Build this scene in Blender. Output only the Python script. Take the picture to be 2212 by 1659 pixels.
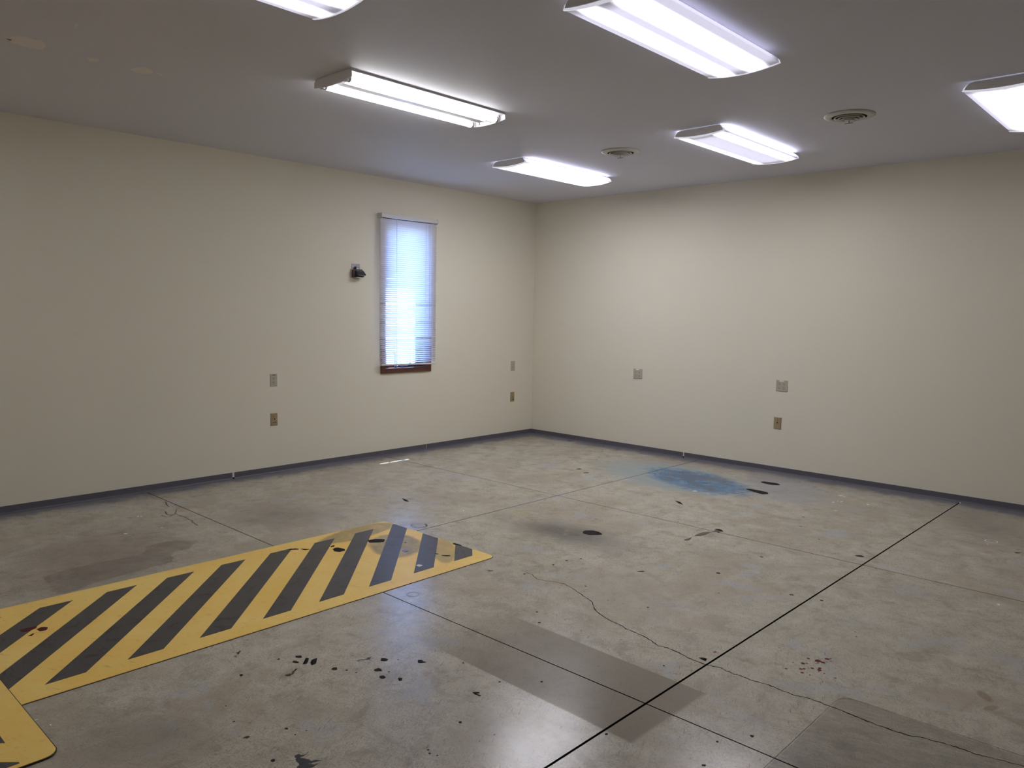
import bpy, bmesh, math, random
from mathutils import Vector, Matrix

for o in list(bpy.data.objects):
    bpy.data.objects.remove(o)
C = bpy.context.scene.collection

# ---------------------------------------------------------------- measured data (metres; corner of the two visible walls is the origin)
CAM_LOC = (6.3976, -7.198, 1.5198)
CAM_RIGHT = (0.728728, 0.684584, 0.017305)
CAM_UP = (-0.076332, 0.05609, 0.995504)
CAM_FWD = (-0.680535, 0.726773, -0.09313)
FOCAL = 1664.45
X1, X2, Y1, Y2 = 2.3677, 4.8195, -2.3166, -4.7137
CRACK_A = [(3.4459, -3.9145), (3.5186, -3.9206), (3.5834, -3.9568), (3.6445, -3.9406), (3.6873, -3.9163), (3.7515, -3.9059), (3.8464, -3.9356), (3.9597, -3.9863), (4.021, -4.0106), (4.0684, -4.0607), (4.1301, -4.1062), (4.2046, -4.1347), (4.2692, -4.1521), (4.3062, -4.1564), (4.3602, -4.1739), (4.411, -4.1764), (4.4829, -4.1883), (4.528, -4.2095), (4.5678, -4.2236), (4.6054, -4.2112), (4.6537, -4.2172), (4.722, -4.2342), (4.7671, -4.2385), (4.8171, -4.2407)]
CRACK_B = [(4.8211, -4.2405), (4.8809, -4.2203), (4.9413, -4.2341), (4.9709, -4.2281), (5.0345, -4.2325), (5.0959, -4.2196), (5.1424, -4.2252), (5.209, -4.2304), (5.2545, -4.214), (5.3156, -4.2131), (5.3415, -4.2153), (5.3909, -4.2155), (5.4466, -4.2231), (5.4863, -4.2293), (5.5372, -4.2297), (5.5819, -4.2289), (5.633, -4.2232), (5.6749, -4.2031), (5.7154, -4.196), (5.7624, -4.1842), (5.7991, -4.1843), (5.8315, -4.1859), (5.8727, -4.1759), (5.9058, -4.167), (5.9795, -4.1526)]
HAIRLINES = [[(0.3825, -4.7366), (0.4702, -4.7507), (0.5458, -4.7753), (0.5906, -4.7792)], [(0.683, -4.8571), (0.7955, -4.8828), (0.8371, -4.8621), (0.8062, -4.8232), (0.9197, -4.8212), (0.9887, -4.8176), (1.0863, -4.8275), (1.1704, -4.8489), (1.2296, -4.851)], [(0.6812, -4.7588), (0.7273, -4.7848), (0.8165, -4.8363)], [(0.7859, -4.9168), (0.8505, -4.9185), (0.8668, -4.8917), (0.8268, -4.8492)], [(1.4632, -4.8248), (1.4873, -4.7994), (1.5217, -4.7791)]]
STAINS = {
    'blue_wash': (2.579, -0.916, 0.918, 0.597, 2.863),
    'blue_core': (2.861, -0.919, 0.543, 0.298, 2.762),
    'blue_dark': (2.983, -0.723, 0.227, 0.165, 2.003),
    'blue_grey': (3.55, -0.63, 0.741, 0.432, 2.223),
    'grey_smudge': (3.154, -3.11, 0.411, 0.201, -3.082),
    'grey_core': (2.987, -3.1, 0.154, 0.095, 3.003),
    'brown_and_falloff': (1.51, -5.597, 0.754, 0.505, 2.525),
    'grey_area': (1.338, -4.315, 0.572, 0.494, -2.678),
    'yellow_tint': (2.528, -2.943, 0.122, 0.077, 2.457),
    'tan_a': (5.764, -3.682, 0.061, 0.027, 2.18),
    'tan_b': (5.804, -3.776, 0.048, 0.02, 1.193),
    'scuff_light': (4.327, -5.15, 0.561, 0.222, 2.755),
    'scuff_light2': (4.658, -5.125, 0.242, 0.155, 2.384),
    'dark_right': (5.159, -0.75, 0.622, 0.329, 2.125),
    'dull_mid': (3.994, -3.774, 0.572, 0.477, 2.66),
    'low_left': (3.671, -6.178, 0.26, 0.189, -2.709),
}
RED_DROPS = [(5.1534, -3.8487, 0.0144), (5.1744, -3.8004, 0.0105), (5.1762, -3.8489, 0.0092), (5.115, -3.9214, 0.0098), (5.1266, -3.9079, 0.0051), (5.1118, -3.8565, 0.0075), (5.1845, -3.7866, 0.0041), (5.1311, -3.9816, 0.0079), (5.1405, -3.9704, 0.0073), (5.1494, -4.0121, 0.0078), (5.163, -3.939, 0.0073), (5.1865, -3.9153, 0.0079), (5.193, -3.9344, 0.0096), (5.2207, -3.9519, 0.0039), (5.2698, -3.9601, 0.0055), (5.0839, -4.0241, 0.0062), (5.1812, -4.0084, 0.0039), (5.0797, -3.9428, 0.004), (5.2444, -4.0307, 0.0027), (5.148, -3.7572, 0.0035), (5.1602, -3.8686, 0.0046), (5.1851, -3.831, 0.0035), (5.1956, -3.8114, 0.0035), (5.1962, -3.9497, 0.0034)]
DARK_DROPS = [(4.8413, -5.0023, 0.0068), (4.6923, -4.38, 0.0061), (3.9926, -5.7971, 0.0075), (4.0514, -5.7949, 0.0041), (4.1398, -5.9326, 0.0077), (4.0553, -5.752, 0.0033), (4.548, -5.3588, 0.0025), (4.4061, -5.3209, 0.0069), (3.4946, -3.5778, 0.0086), (3.5339, -3.4851, 0.0087), (3.488, -3.698, 0.0085), (3.4786, -3.946, 0.0081), (4.2716, -3.8609, 0.0073), (4.2672, -3.1044, 0.0139), (4.4283, -3.4042, 0.0052), (3.7176, -5.4076, 0.0156), (3.8521, -5.2838, 0.0136), (3.9206, -5.3092, 0.0153), (3.7958, -5.2042, 0.0161), (3.9213, -5.1028, 0.0161), (3.4716, -5.5259, 0.006), (3.9872, -5.265, 0.0076), (3.8999, -5.2596, 0.0048), (3.8112, -5.3609, 0.0048), (3.7652, -5.3776, 0.0058), (4.5557, -5.2916, 0.0033), (4.461, -5.5233, 0.0048), (4.4815, -5.5347, 0.0048), (4.5091, -5.5229, 0.0047), (3.8152, -5.9072, 0.005), (3.4949, -5.7093, 0.0076), (3.6877, -5.8739, 0.0035), (3.8451, -2.3194, 0.01), (4.414, -1.9611, 0.0065), (4.0935, -1.462, 0.0109), (4.7258, -3.1378, 0.0104), (4.8761, -3.1006, 0.0102), (4.1887, -1.7321, 0.0104), (4.3083, -2.6233, 0.012), (5.1556, -3.4014, 0.0046), (5.1801, -3.453, 0.0045), (3.8503, -3.8465, 0.0078), (3.9074, -4.3228, 0.0071), (3.8382, -5.1614, 0.004), (4.061, -4.9805, 0.005), (4.0049, -4.4163, 0.0091), (4.2913, -4.9928, 0.0057), (4.414, -4.8693, 0.0058), (5.2243, -4.6374, 0.0085), (5.1911, -4.9255, 0.0079), (5.1534, -4.7595, 0.005)]
WHITE_CHIPS = [(4.0299, -0.5253, 0.0164), (4.0649, -0.5362, 0.0122), (4.0827, -0.7306, 0.008), (4.1165, -0.7403, 0.0119), (4.0741, -0.8089, 0.0119), (4.1923, -1.0745, 0.0094), (1.0899, -5.2812, 0.012), (0.7104, -5.055, 0.0081), (0.726, -5.0384, 0.0065), (3.2974, -6.4069, 0.0066), (5.5759, -2.4673, 0.0077), (5.267, -1.2179, 0.0049), (4.304, -0.674, 0.0079), (2.1886, -3.2225, 0.007), (3.3712, -6.3826, 0.0033), (1.111, -5.0492, 0.0062), (3.0828, -1.3032, 0.0124), (3.069, -1.3183, 0.0103)]
PATCHES = {
    'tar_patch': [[(3.3448, -0.8881), (3.3732, -0.8572), (3.4572, -0.8702), (3.5232, -0.8753), (3.5627, -0.9331), (3.5295, -0.9691), (3.4534, -0.9512), (3.3674, -0.9161)], [(3.2993, -0.5106), (3.3244, -0.4685), (3.3776, -0.4963), (3.4232, -0.4605), (3.4876, -0.5161), (3.4497, -0.5576), (3.3977, -0.5589), (3.3363, -0.5415)], [(3.1864, -3.0161), (3.1716, -2.9655), (3.2031, -2.9321), (3.2465, -2.936), (3.3097, -2.9672), (3.2875, -2.9906), (3.2477, -3.0327), (3.214, -3.036)]],
    'paint_smear': [[(4.1638, -5.8664), (4.1677, -5.8509), (4.1826, -5.8439), (4.1801, -5.8189), (4.1905, -5.8399), (4.1914, -5.8583), (4.2299, -5.843), (4.2736, -5.7843), (4.2448, -5.8471), (4.2418, -5.8576), (4.2681, -5.8352), (4.2605, -5.8834), (4.2389, -5.9048), (4.2166, -5.8826), (4.1876, -5.8737)], [(3.6218, -5.5871), (3.6261, -5.5595), (3.6148, -5.5354), (3.6017, -5.5186), (3.6272, -5.5407), (3.6442, -5.5704), (3.6371, -5.5833)], [(3.3138, -5.6471), (3.2866, -5.6224), (3.2719, -5.5974), (3.2951, -5.6138), (3.3109, -5.6371), (3.3251, -5.6486)], [(3.6614, -5.2887), (3.6704, -5.273), (3.6723, -5.2842)], [(3.7186, -5.2951), (3.7287, -5.2658), (3.734, -5.2152), (3.7462, -5.2417), (3.7397, -5.2738)], [(3.9386, -5.9371), (3.9379, -5.921), (3.9499, -5.9132), (3.9528, -5.9271)], [(3.4755, -5.7114), (3.4846, -5.708), (3.5141, -5.7132), (3.5036, -5.7179)], [(3.2776, -4.0617), (3.2869, -4.0402), (3.3231, -4.0379), (3.3099, -4.0633)]],
    'shoe_print': [[(3.497, -5.4552), (3.51, -5.4355), (3.527, -5.4506), (3.509, -5.4624)], [(3.5269, -5.4891), (3.5567, -5.4778), (3.563, -5.4839), (3.5397, -5.5013)], [(3.5411, -5.4364), (3.5549, -5.4288), (3.5932, -5.4597), (3.5869, -5.4784), (3.5761, -5.4581)], [(3.5753, -5.421), (3.5813, -5.4085), (3.6229, -5.442), (3.6231, -5.4603), (3.5956, -5.4384)], [(3.7967, -5.2224), (3.7937, -5.2001), (3.8143, -5.1983), (3.8038, -5.2153)], [(3.8494, -5.2986), (3.8446, -5.2733), (3.874, -5.2738), (3.8664, -5.2874)], [(3.9098, -5.32), (3.9074, -5.2992), (3.9313, -5.2983), (3.933, -5.3139)], [(3.91, -5.1142), (3.9221, -5.0956), (3.9436, -5.0929), (3.9267, -5.1099)], [(3.9696, -5.2655), (3.9817, -5.2533), (3.9994, -5.2699), (3.9945, -5.2805)]],
    'rust_mark': [[(3.8051, -2.345), (3.8046, -2.2441), (3.8542, -2.2763), (3.8302, -2.3184)], [(3.7722, -2.5109), (3.7667, -2.4189), (3.7755, -2.3764), (3.8063, -2.3603), (3.8068, -2.4582), (3.7958, -2.502)], [(3.7712, -2.6385), (3.7851, -2.5769), (3.7978, -2.6414), (3.7859, -2.6694)], [(3.7778, -2.2552), (3.8243, -2.2403), (3.8508, -2.2631), (3.8071, -2.2756)]],
    'water_stain': [[(1.6563, -5.9459), (1.6104, -5.8282), (1.5886, -5.7), (1.6023, -5.552), (1.6166, -5.3975), (1.5939, -5.3558), (1.4638, -5.2877), (1.439, -5.1996), (1.4699, -5.1085), (1.5706, -5.032), (1.6432, -5.0711), (1.6821, -5.1419), (1.6733, -5.2193), (1.8017, -5.2684), (1.8802, -5.3239), (1.8963, -5.4271), (1.9146, -5.613), (1.9489, -5.7694), (1.9977, -5.899), (1.977, -5.9589), (1.8532, -5.9496), (1.7306, -5.9326)]],
    'scrape': [[(1.561, -3.3173), (1.6344, -3.3289), (1.6965, -3.351), (1.6648, -3.363)], [(3.1287, -1.7261), (3.2003, -1.7512), (3.2536, -1.8048), (3.2036, -1.7924)], [(1.9405, -1.4183), (1.9669, -1.3731), (1.9837, -1.4021), (1.9567, -1.4319)], [(1.7857, -1.33), (1.7932, -1.2883), (1.8334, -1.3102), (1.8028, -1.3442)], [(4.764, -4.2052), (4.7722, -4.1871), (4.7898, -4.1857), (4.7984, -4.2093), (4.7863, -4.1957)], [(5.4386, -1.303), (5.4692, -1.2851), (5.4602, -1.3226)], [(4.721, -2.1513), (4.7463, -2.1249), (4.7755, -2.1351), (4.7524, -2.1592)], [(3.9102, -3.428), (3.9326, -3.393), (3.9476, -3.401), (3.9249, -3.4304)], [(4.3237, -5.1291), (4.2803, -5.1305), (4.2945, -5.1108), (4.3, -5.1213), (4.2936, -5.1331)]],
    'red_splash': [[(4.7736, -4.1021), (4.7787, -4.0901), (4.7894, -4.0929), (4.7828, -4.1063)]],
}
MAT_MARKS = {
    'tar': [[(2.3248, -4.4832), (2.3186, -4.4446), (2.3622, -4.4267), (2.4033, -4.4524), (2.404, -4.4854), (2.372, -4.5021)]],
    'grime': [[(2.3262, -4.2129), (2.3296, -4.1642), (2.3849, -4.121), (2.4293, -4.1598), (2.3957, -4.2135), (2.3711, -4.2321)]],
    'ring': [[(2.9366, -4.3117), (2.9314, -4.2868), (2.9505, -4.2761), (2.9663, -4.2868), (2.9659, -4.3113)]],
    'blue': [[(2.6505, -4.1933), (2.6492, -4.1672), (2.6816, -4.1674), (2.6911, -4.1982)]],
    'maroon': [[(2.4125, -6.162), (2.4018, -6.1396), (2.4268, -6.1218), (2.456, -6.1353), (2.4469, -6.1573)], [(2.3716, -6.2214), (2.3707, -6.1893), (2.3743, -6.1548), (2.3991, -6.168), (2.4062, -6.1987), (2.3962, -6.2214)], [(2.4728, -6.21), (2.4501, -6.1914), (2.4599, -6.1864), (2.4858, -6.2041)]],
    'scratch': [[(2.1484, -4.6923), (2.1506, -4.6488), (2.1849, -4.6368), (2.1706, -4.669)], [(2.1833, -4.6317), (2.2155, -4.5979), (2.2397, -4.5965), (2.2101, -4.6276)], [(2.2754, -4.476), (2.2637, -4.4424), (2.2702, -4.4249), (2.2854, -4.4655)], [(2.837, -4.0723), (2.8623, -4.0659), (2.8618, -4.0797)], [(2.8869, -4.0733), (2.9298, -4.035), (2.9399, -4.0441), (2.9021, -4.0772)], [(2.5249, -4.0592), (2.5399, -4.0618), (2.5361, -4.0731)], [(2.7508, -3.8473), (2.8165, -3.8364), (2.8398, -3.8479), (2.7801, -3.8639)]],
}
MAT_STAINS = {
    'grey_a': (2.135, -4.15, 0.326, 0.121, 1.679),
    'grey_b': (2.531, -4.143, 0.257, 0.167, 2.541),
    'grey_c': (2.827, -3.995, 0.259, 0.075, 2.464),
}
RINGS = [(2.2718, -3.7323, 0.0556), (3.2793, -4.6176, 0.0322), (5.2697, -1.1224, 0.0366), (3.3332, -5.1654, 0.0132)]
CEILING_PATCHES = [[(1.7558, -6.0174), (1.8378, -6.0021), (1.8657, -5.9633), (1.848, -5.9171), (1.8611, -5.8839), (1.7719, -5.8454), (1.7076, -5.841), (1.685, -5.8838), (1.6951, -5.9452), (1.7135, -5.9864)], [(1.708, -5.4044), (1.7955, -5.3995), (1.8207, -5.3648), (1.8043, -5.31), (1.7397, -5.2938), (1.6855, -5.3248), (1.6901, -5.372)], [(1.7405, -5.6416), (1.7856, -5.6212), (1.7716, -5.59), (1.7204, -5.5816), (1.695, -5.603)], [(1.7718, -6.0516), (1.7711, -6.0262), (1.7442, -5.994), (1.7424, -6.0243)], [(1.7652, -5.281), (1.783, -5.2718), (1.7559, -5.2373), (1.7336, -5.2415)]]
CRACK_B += [(6.15, -4.13), (6.45, -4.118), (6.9, -4.10)]
ROOM_X, ROOM_Y, H = 8.2, -9.2, 2.85
# ---------------------------------------------------------------- camera
cam_d = bpy.data.cameras.new('camera')
cam = bpy.data.objects.new('camera', cam_d); C.objects.link(cam)
cam_d.sensor_fit = 'HORIZONTAL'; cam_d.sensor_width = 36.0
cam_d.lens = FOCAL * 36.0 / 2212.0
cam_d.clip_start = 0.05; cam_d.clip_end = 400
r_, u_, f_ = Vector(CAM_RIGHT), Vector(CAM_UP), Vector(CAM_FWD)
M = Matrix((( r_.x, u_.x, -f_.x, CAM_LOC[0]), (r_.y, u_.y, -f_.y, CAM_LOC[1]), (r_.z, u_.z, -f_.z, CAM_LOC[2]), (0, 0, 0, 1)))
cam.matrix_world = M
bpy.context.scene.camera = cam

# ---------------------------------------------------------------- sky and sun
SUN_DIR = Vector((0.285, -0.285, -0.93)).normalized()      # direction the sunlight travels
SKY_STRENGTH = 2.0
SUN_STRENGTH = 12.0
LAMP = 2.95                                                 # overall level of the fluorescent fixtures
world = bpy.data.worlds.new('sky'); bpy.context.scene.world = world
world.use_nodes = True
wn = world.node_tree; wn.nodes.clear()
sky = wn.nodes.new('ShaderNodeTexSky'); sky.sky_type = 'NISHITA'; sky.sun_disc = False
sky.sun_elevation = math.asin(-SUN_DIR.z)
sky.sun_rotation = math.atan2(-SUN_DIR.x, -SUN_DIR.y)
bgn = wn.nodes.new('ShaderNodeBackground'); bgn.inputs['Strength'].default_value = SKY_STRENGTH
won = wn.nodes.new('ShaderNodeOutputWorld')
sky.dust_density = .3; sky.ozone_density = 2.5
tint = wn.nodes.new('ShaderNodeMix'); tint.data_type = 'RGBA'; tint.blend_type = 'MULTIPLY'; tint.inputs[0].default_value = 1.0
tint.inputs[7].default_value = (.62, .78, 1.12, 1)          # the camera is balanced for the warmer room
wn.links.new(sky.outputs[0], tint.inputs[6]); wn.links.new(tint.outputs[2], bgn.inputs['Color']); wn.links.new(bgn.outputs[0], won.inputs['Surface'])
sun_d = bpy.data.lights.new('sun', 'SUN'); sun_d.energy = SUN_STRENGTH; sun_d.angle = 0.0093; sun_d.color = (.80, .90, 1)
sun = bpy.data.objects.new('sun', sun_d); C.objects.link(sun)
sun.rotation_euler = SUN_DIR.to_track_quat('-Z', 'Y').to_euler(); sun.location = (-6, 8, 14)

vs = bpy.context.scene.view_settings
vs.view_transform = 'Standard'; vs.look = 'None'; vs.gamma = 1.0; vs.use_curve_mapping = False; vs.exposure = 0.0

# ---------------------------------------------------------------- material helpers
class NT:
    def __init__(s, name):
        s.m = bpy.data.materials.new(name); s.m.use_nodes = True
        s.t = s.m.node_tree; s.t.nodes.clear()
        s.out = s.t.nodes.new('ShaderNodeOutputMaterial')
    def n(s, typ, **kw):
        nd = s.t.nodes.new(typ)
        for k, v in kw.items(): setattr(nd, k, v)
        return nd
    def l(s, a, b): s.t.links.new(a, b)
    def math(s, op, a, b=None, c=None, clamp=False):
        nd = s.n('ShaderNodeMath', operation=op, use_clamp=clamp)
        for i, v in enumerate((a, b, c)):
            if v is None: continue
            if hasattr(v, 'links'): s.l(v, nd.inputs[i])
            else: nd.inputs[i].default_value = v
        return nd.outputs[0]
    def noise(s, vec, scale, detail=4, rough=.55, dist=0.0):
        nd = s.n('ShaderNodeTexNoise'); s.l(vec, nd.inputs['Vector'])
        nd.inputs['Scale'].default_value = scale; nd.inputs['Detail'].default_value = detail
        nd.inputs['Roughness'].default_value = rough; nd.inputs['Distortion'].default_value = dist
        return nd.outputs[0]
    def mapr(s, v, a, b, c=0.0, d=1.0, smooth=True):
        nd = s.n('ShaderNodeMapRange', interpolation_type='SMOOTHSTEP' if smooth else 'LINEAR')
        s.l(v, nd.inputs[0])
        for i, x in enumerate((a, b, c, d)): nd.inputs[i + 1].default_value = x
        return nd.outputs[0]
    def mix(s, fac, a, b, blend='MIX'):
        nd = s.n('ShaderNodeMix', data_type='RGBA', blend_type=blend)
        for i, v in ((0, fac), (6, a), (7, b)):
            if hasattr(v, 'links'): s.l(v, nd.inputs[i])
            elif isinstance(v, (int, float)): nd.inputs[i].default_value = v
            else: nd.inputs[i].default_value = tuple(v) + ((1,) if len(v) == 3 else ())
        return nd.outputs[2]
    def mapping(s, vec, loc=(0, 0, 0), rot=(0, 0, 0), scale=(1, 1, 1), kind='TEXTURE'):
        nd = s.n('ShaderNodeMapping', vector_type=kind); s.l(vec, nd.inputs[0])
        nd.inputs[1].default_value = loc; nd.inputs[2].default_value = rot; nd.inputs[3].default_value = scale
        return nd.outputs[0]
    def obj(s): return s.n('ShaderNodeTexCoord').outputs['Object']
    def bsdf(s, color, rough=.5, spec=.5, metal=0.0, bump=None, bump_d=.001, alpha=None):
        b = s.n('ShaderNodeBsdfPrincipled')
        for k, v in (('Base Color', color), ('Roughness', rough), ('Specular IOR Level', spec), ('Metallic', metal), ('Alpha', alpha)):
            if v is None: continue
            if hasattr(v, 'links'): s.l(v, b.inputs[k])
            elif isinstance(v, (int, float)): b.inputs[k].default_value = v
            else: b.inputs[k].default_value = tuple(v) + (1,)
        if bump is not None:
            bm = s.n('ShaderNodeBump'); bm.inputs['Distance'].default_value = bump_d; bm.inputs['Strength'].default_value = 1.0
            s.l(bump, bm.inputs['Height']); s.l(bm.outputs[0], b.inputs['Normal'])
        s.l(b.outputs[0], s.out.inputs[0])
        return b

def plain(name, col, rough=.5, spec=.5, metal=0.0, var=.06, scale=30.0, bump_d=0.0):
    t = NT(name); v = t.obj()
    f = t.noise(v, scale)
    c = t.mix(f, tuple(max(0, x * (1 - var)) for x in col), tuple(min(1, x * (1 + var)) for x in col))
    t.bsdf(c, rough, spec, metal, f if bump_d else None, bump_d)
    return t.m

def ell_mask(t, vec, e, soft, namp=0.0, noise=None, box=False, grow=1.0):
    q = t.mapping(vec, (e[0], e[1], 0), (0, 0, e[4]), (e[2] * grow, e[3] * grow, 50))
    if box:
        sp = t.n('ShaderNodeSeparateXYZ'); t.l(q, sp.inputs[0])
        d = t.math('MAXIMUM', t.math('ABSOLUTE', sp.outputs[0]), t.math('ABSOLUTE', sp.outputs[1]))
    else:
        ln = t.n('ShaderNodeVectorMath', operation='LENGTH'); t.l(q, ln.inputs[0]); d = ln.outputs['Value']
    if noise is not None and namp:
        d = t.math('ADD', d, t.math('MULTIPLY_ADD', noise, namp * 2, -namp))
    return t.mapr(d, 1.0, 1.0 - soft, 0, 1)

# ---- paint, concrete and the other surfaces
def wall_paint(name, col):
    t = NT(name); v = t.obj()
    big = t.noise(v, .9, 3); fine = t.noise(v, 170, 3)
    smear = t.mapr(t.noise(t.mapping(v, scale=(1, 1, .35)), 3.2, 5, .6), .62, .80)
    c = t.mix(big, tuple(x * .985 for x in col), tuple(x * 1.015 for x in col))
    c = t.mix(t.math('MULTIPLY', smear, .10), c, (.42, .39, .33))
    t.bsdf(c, .48, .35, 0, fine, .0004)
    return t.m
WALL = wall_paint('cream_wall_paint', (.75, .705, .575))
def ceil_paint():
    t = NT('white_ceiling_paint'); v = t.obj()
    big = t.noise(v, .8, 3); fine = t.noise(v, 140, 3)
    c = t.mix(big, (.68, .68, .745), (.72, .715, .78))
    t.bsdf(c, .6, .25, 0, fine, .0006); return t.m
CEIL = ceil_paint()

def concrete():
    t = NT('sealed_concrete'); v = t.obj()
    n1 = t.noise(v, .75, 5, .6); n2 = t.noise(v, 3.4, 7, .65, .4); n3 = t.noise(v, 17, 6, .7); n4 = t.noise(v, 130, 3, .6)
    c = t.mix(n1, (.425, .385, .298), (.525, .480, .382))
    c = t.mix(t.mapr(n2, .35, .75), c, (.525, .478, .386))
    c = t.mix(t.math('MULTIPLY', t.mapr(n2, .48, .25), .45), c, (.335, .298, .232))
    c = t.mix(t.math('MULTIPLY', t.mapr(n3, .48, .75), .48), c, (.24, .22, .197))
    c = t.mix(t.math('MULTIPLY', t.mapr(t.noise(v, 34, 6, .75, .5), .50, .72), .55), c, (.56, .52, .45))
    c = t.mix(t.math('MULTIPLY', t.mapr(n4, .42, .66), .5), c, (.23, .208, .18))
    n5 = t.noise(v, 60, 5, .7, .3)
    c = t.mix(t.math('MULTIPLY', t.mapr(n5, .50, .80), .55), c, (.20, .18, .155))
    c = t.mix(t.math('MULTIPLY', t.mapr(n5, .48, .22), .40), c, (.56, .525, .46))
    m1 = t.noise(v, 6.5, 9, .74, .5)
    c = t.mix(t.math('MULTIPLY', t.mapr(m1, .49, .66), .55), c, (.56, .51, .42))
    c = t.mix(t.math('MULTIPLY', t.mapr(m1, .50, .35), .60), c, (.25, .215, .165))
    c = t.mix(t.math('MULTIPLY', t.mapr(t.noise(v, 1.3, 6, .65, .5), .47, .62), .55), c, (.345, .285, .205))
    # bluish traces of old paint
    c = t.mix(t.math('MULTIPLY', t.mapr(t.noise(v, 2.6, 7, .66, .4), .55, .66), .62), c, (.385, .39, .40))
    # dark dragged streaks and fine scratches
    for i, (ang, sc, th) in enumerate(((.5, 9, .66), (-.9, 12, .68), (1.9, 10, .68))):
        q = t.mapping(v, (i * 3.1, i, 0), (0, 0, ang), (1, .03, 1))
        c = t.mix(t.math('MULTIPLY', t.mapr(t.noise(q, sc * .55, 4, .6, .3), th - .02, th + .05), .42), c, (.13, .115, .10))
    for i, (ang, sc) in enumerate(((.35, 34), (-1.1, 30), (2.2, 38))):
        q = t.mapping(v, (i * 1.7, i * .6, 0), (0, 0, ang), (1, .11, 1))
        c = t.mix(t.math('MULTIPLY', t.mapr(t.noise(q, sc * .6, 3, .6, .5), .63, .69), .62), c, (.14, .122, .105))
    # small pits and specks
    vo = t.n('ShaderNodeTexVoronoi'); t.l(v, vo.inputs['Vector']); vo.inputs['Scale'].default_value = 7.5
    spk = t.mapr(vo.outputs['Distance'], .05, .025)
    sel = t.mapr(t.noise(v, 1.7, 3), .50, .58)
    c = t.mix(t.math('MULTIPLY', t.math('MULTIPLY', spk, sel), .8), c, (.055, .05, .05))
    # worn grey paint along both walls
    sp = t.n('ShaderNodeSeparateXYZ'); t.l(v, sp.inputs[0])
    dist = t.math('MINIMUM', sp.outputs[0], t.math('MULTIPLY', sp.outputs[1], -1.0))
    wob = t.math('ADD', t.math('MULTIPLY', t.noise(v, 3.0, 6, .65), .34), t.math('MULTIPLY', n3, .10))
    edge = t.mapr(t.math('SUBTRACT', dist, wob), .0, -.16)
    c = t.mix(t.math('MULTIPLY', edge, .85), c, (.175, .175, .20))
    # stains
    sn = t.noise(v, 5.5, 6, .65, .6); sn2 = t.noise(t.mapping(v, rot=(0, 0, .25), scale=(1, .3, 1)), 9, 6, .7, .6)
    S = STAINS
    def stain(key, col, op, soft, namp, c, noise=None, grow=1.0, tex=None, box=False, e=None):
        m = ell_mask(t, v, e or S[key], soft, namp, noise if noise is not None else sn, box, grow)
        if tex is not None: m = t.math('MULTIPLY', m, tex)
        return t.mix(t.math('MULTIPLY', m, op), c, col)
    c = stain('brown_and_falloff', (.17, .135, .105), .72, .95, .3, c, grow=1.6)  # brownish concrete, enlarged and darkened to paint in the weaker light here
    c = stain('grey_area', (.19, .165, .14), .62, .9, .3, c, grow=1.1)
    c = stain('low_left', (.20, .18, .155), .5, .9, .4, c, grow=1.6)
    c = stain('dark_right', (.16, .145, .125), .5, .9, .4, c, sn2, 1.2)
    c = stain('dull_mid', (.34, .30, .255), .5, .9, .3, c)
    c = stain('scuff_light', (.50, .47, .42), .5, 1.0, .2, c, grow=1.1, tex=t.mapr(n3, .35, .62))
    c = stain('scuff_light2', (.56, .53, .48), .4, 1.0, .2, c, grow=1.1, tex=t.mapr(n3, .35, .62))
    gfade = t.mapr(sp.outputs[0], 3.55, 4.25)
    c = stain(None, (.215, .178, .132), .82, .035, .012, c, sn, 1, gfade, True, (4.285, -4.715, .67, .262, -.02))
    c = stain(None, (.195, .168, .135), .78, .01, .004, c, sn, 1, t.mapr(sn2, .2, .75, .45, 1), True, (6.345, -5.085, 1.0, 1.0, .0))
    c = stain('yellow_tint', (.42, .38, .18), .45, .9, .3, c, grow=1.4)
    c = stain('tan_a', (.22, .155, .09), .8, .45, .3, c, grow=1.0)
    c = stain('tan_b', (.22, .155, .09), .7, .45, .3, c, grow=1.0)
    c = stain('blue_grey', (.285, .30, .345), .65, .7, .4, c, grow=1.1)
    c = stain('blue_wash', (.25, .33, .35), .85, .55, .35, c, sn2, 1.15)
    c = stain('blue_core', (.03, .165, .35), .97, .35, .6, c, sn2, 1.3, t.mapr(sn2, .32, .42))
    c = stain('blue_core', (.012, .07, .17), .95, .5, .5, c, sn2, 1.15, t.mapr(sn, .44, .58))
    c = stain('blue_dark', (.09, .10, .10), .8, .8, .5, c, sn2, 1.1, t.mapr(sn, .35, .6))
    c = stain('grey_smudge', (.085, .082, .080), .95, .95, .35, c, sn2, 1.7, t.mapr(sn2, .2, .6, .55, 1))
    c = stain('grey_core', (.05, .05, .052), .7, .85, .5, c, sn2, 1.1, t.mapr(sn2, .4, .65))
    old_mat = ell_mask(t, v, (4.285, -4.715, .67, .262, -.02), .035, .012, sn, True)
    scuffed = t.math('MAXIMUM', ell_mask(t, v, S['scuff_light'], 1.0, .12, sn, False, 1.5), ell_mask(t, v, S['scuff_light2'], 1.0, .12, sn, False, 3.4))
    rough = t.mapr(t.math('ADD', t.math('MULTIPLY', n2, .6), t.math('MULTIPLY', n3, .4)), .3, .7, .195, .25, False)
    hgt = t.math('ADD', t.math('MULTIPLY', n3, .5), t.math('MULTIPLY', n4, .12))
    bs = t.bsdf(c, rough, t.math('MAXIMUM', t.math('SUBTRACT', t.math('MULTIPLY_ADD', scuffed, -.65, 1.0), t.math('MULTIPLY', old_mat, .45)), .15), 0, hgt, .0003)
    bs.inputs['IOR'].default_value = 1.54
    return t.m
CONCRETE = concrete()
JOINT = plain('dark_joint', (.010, .009, .008), .9, .1)
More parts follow.
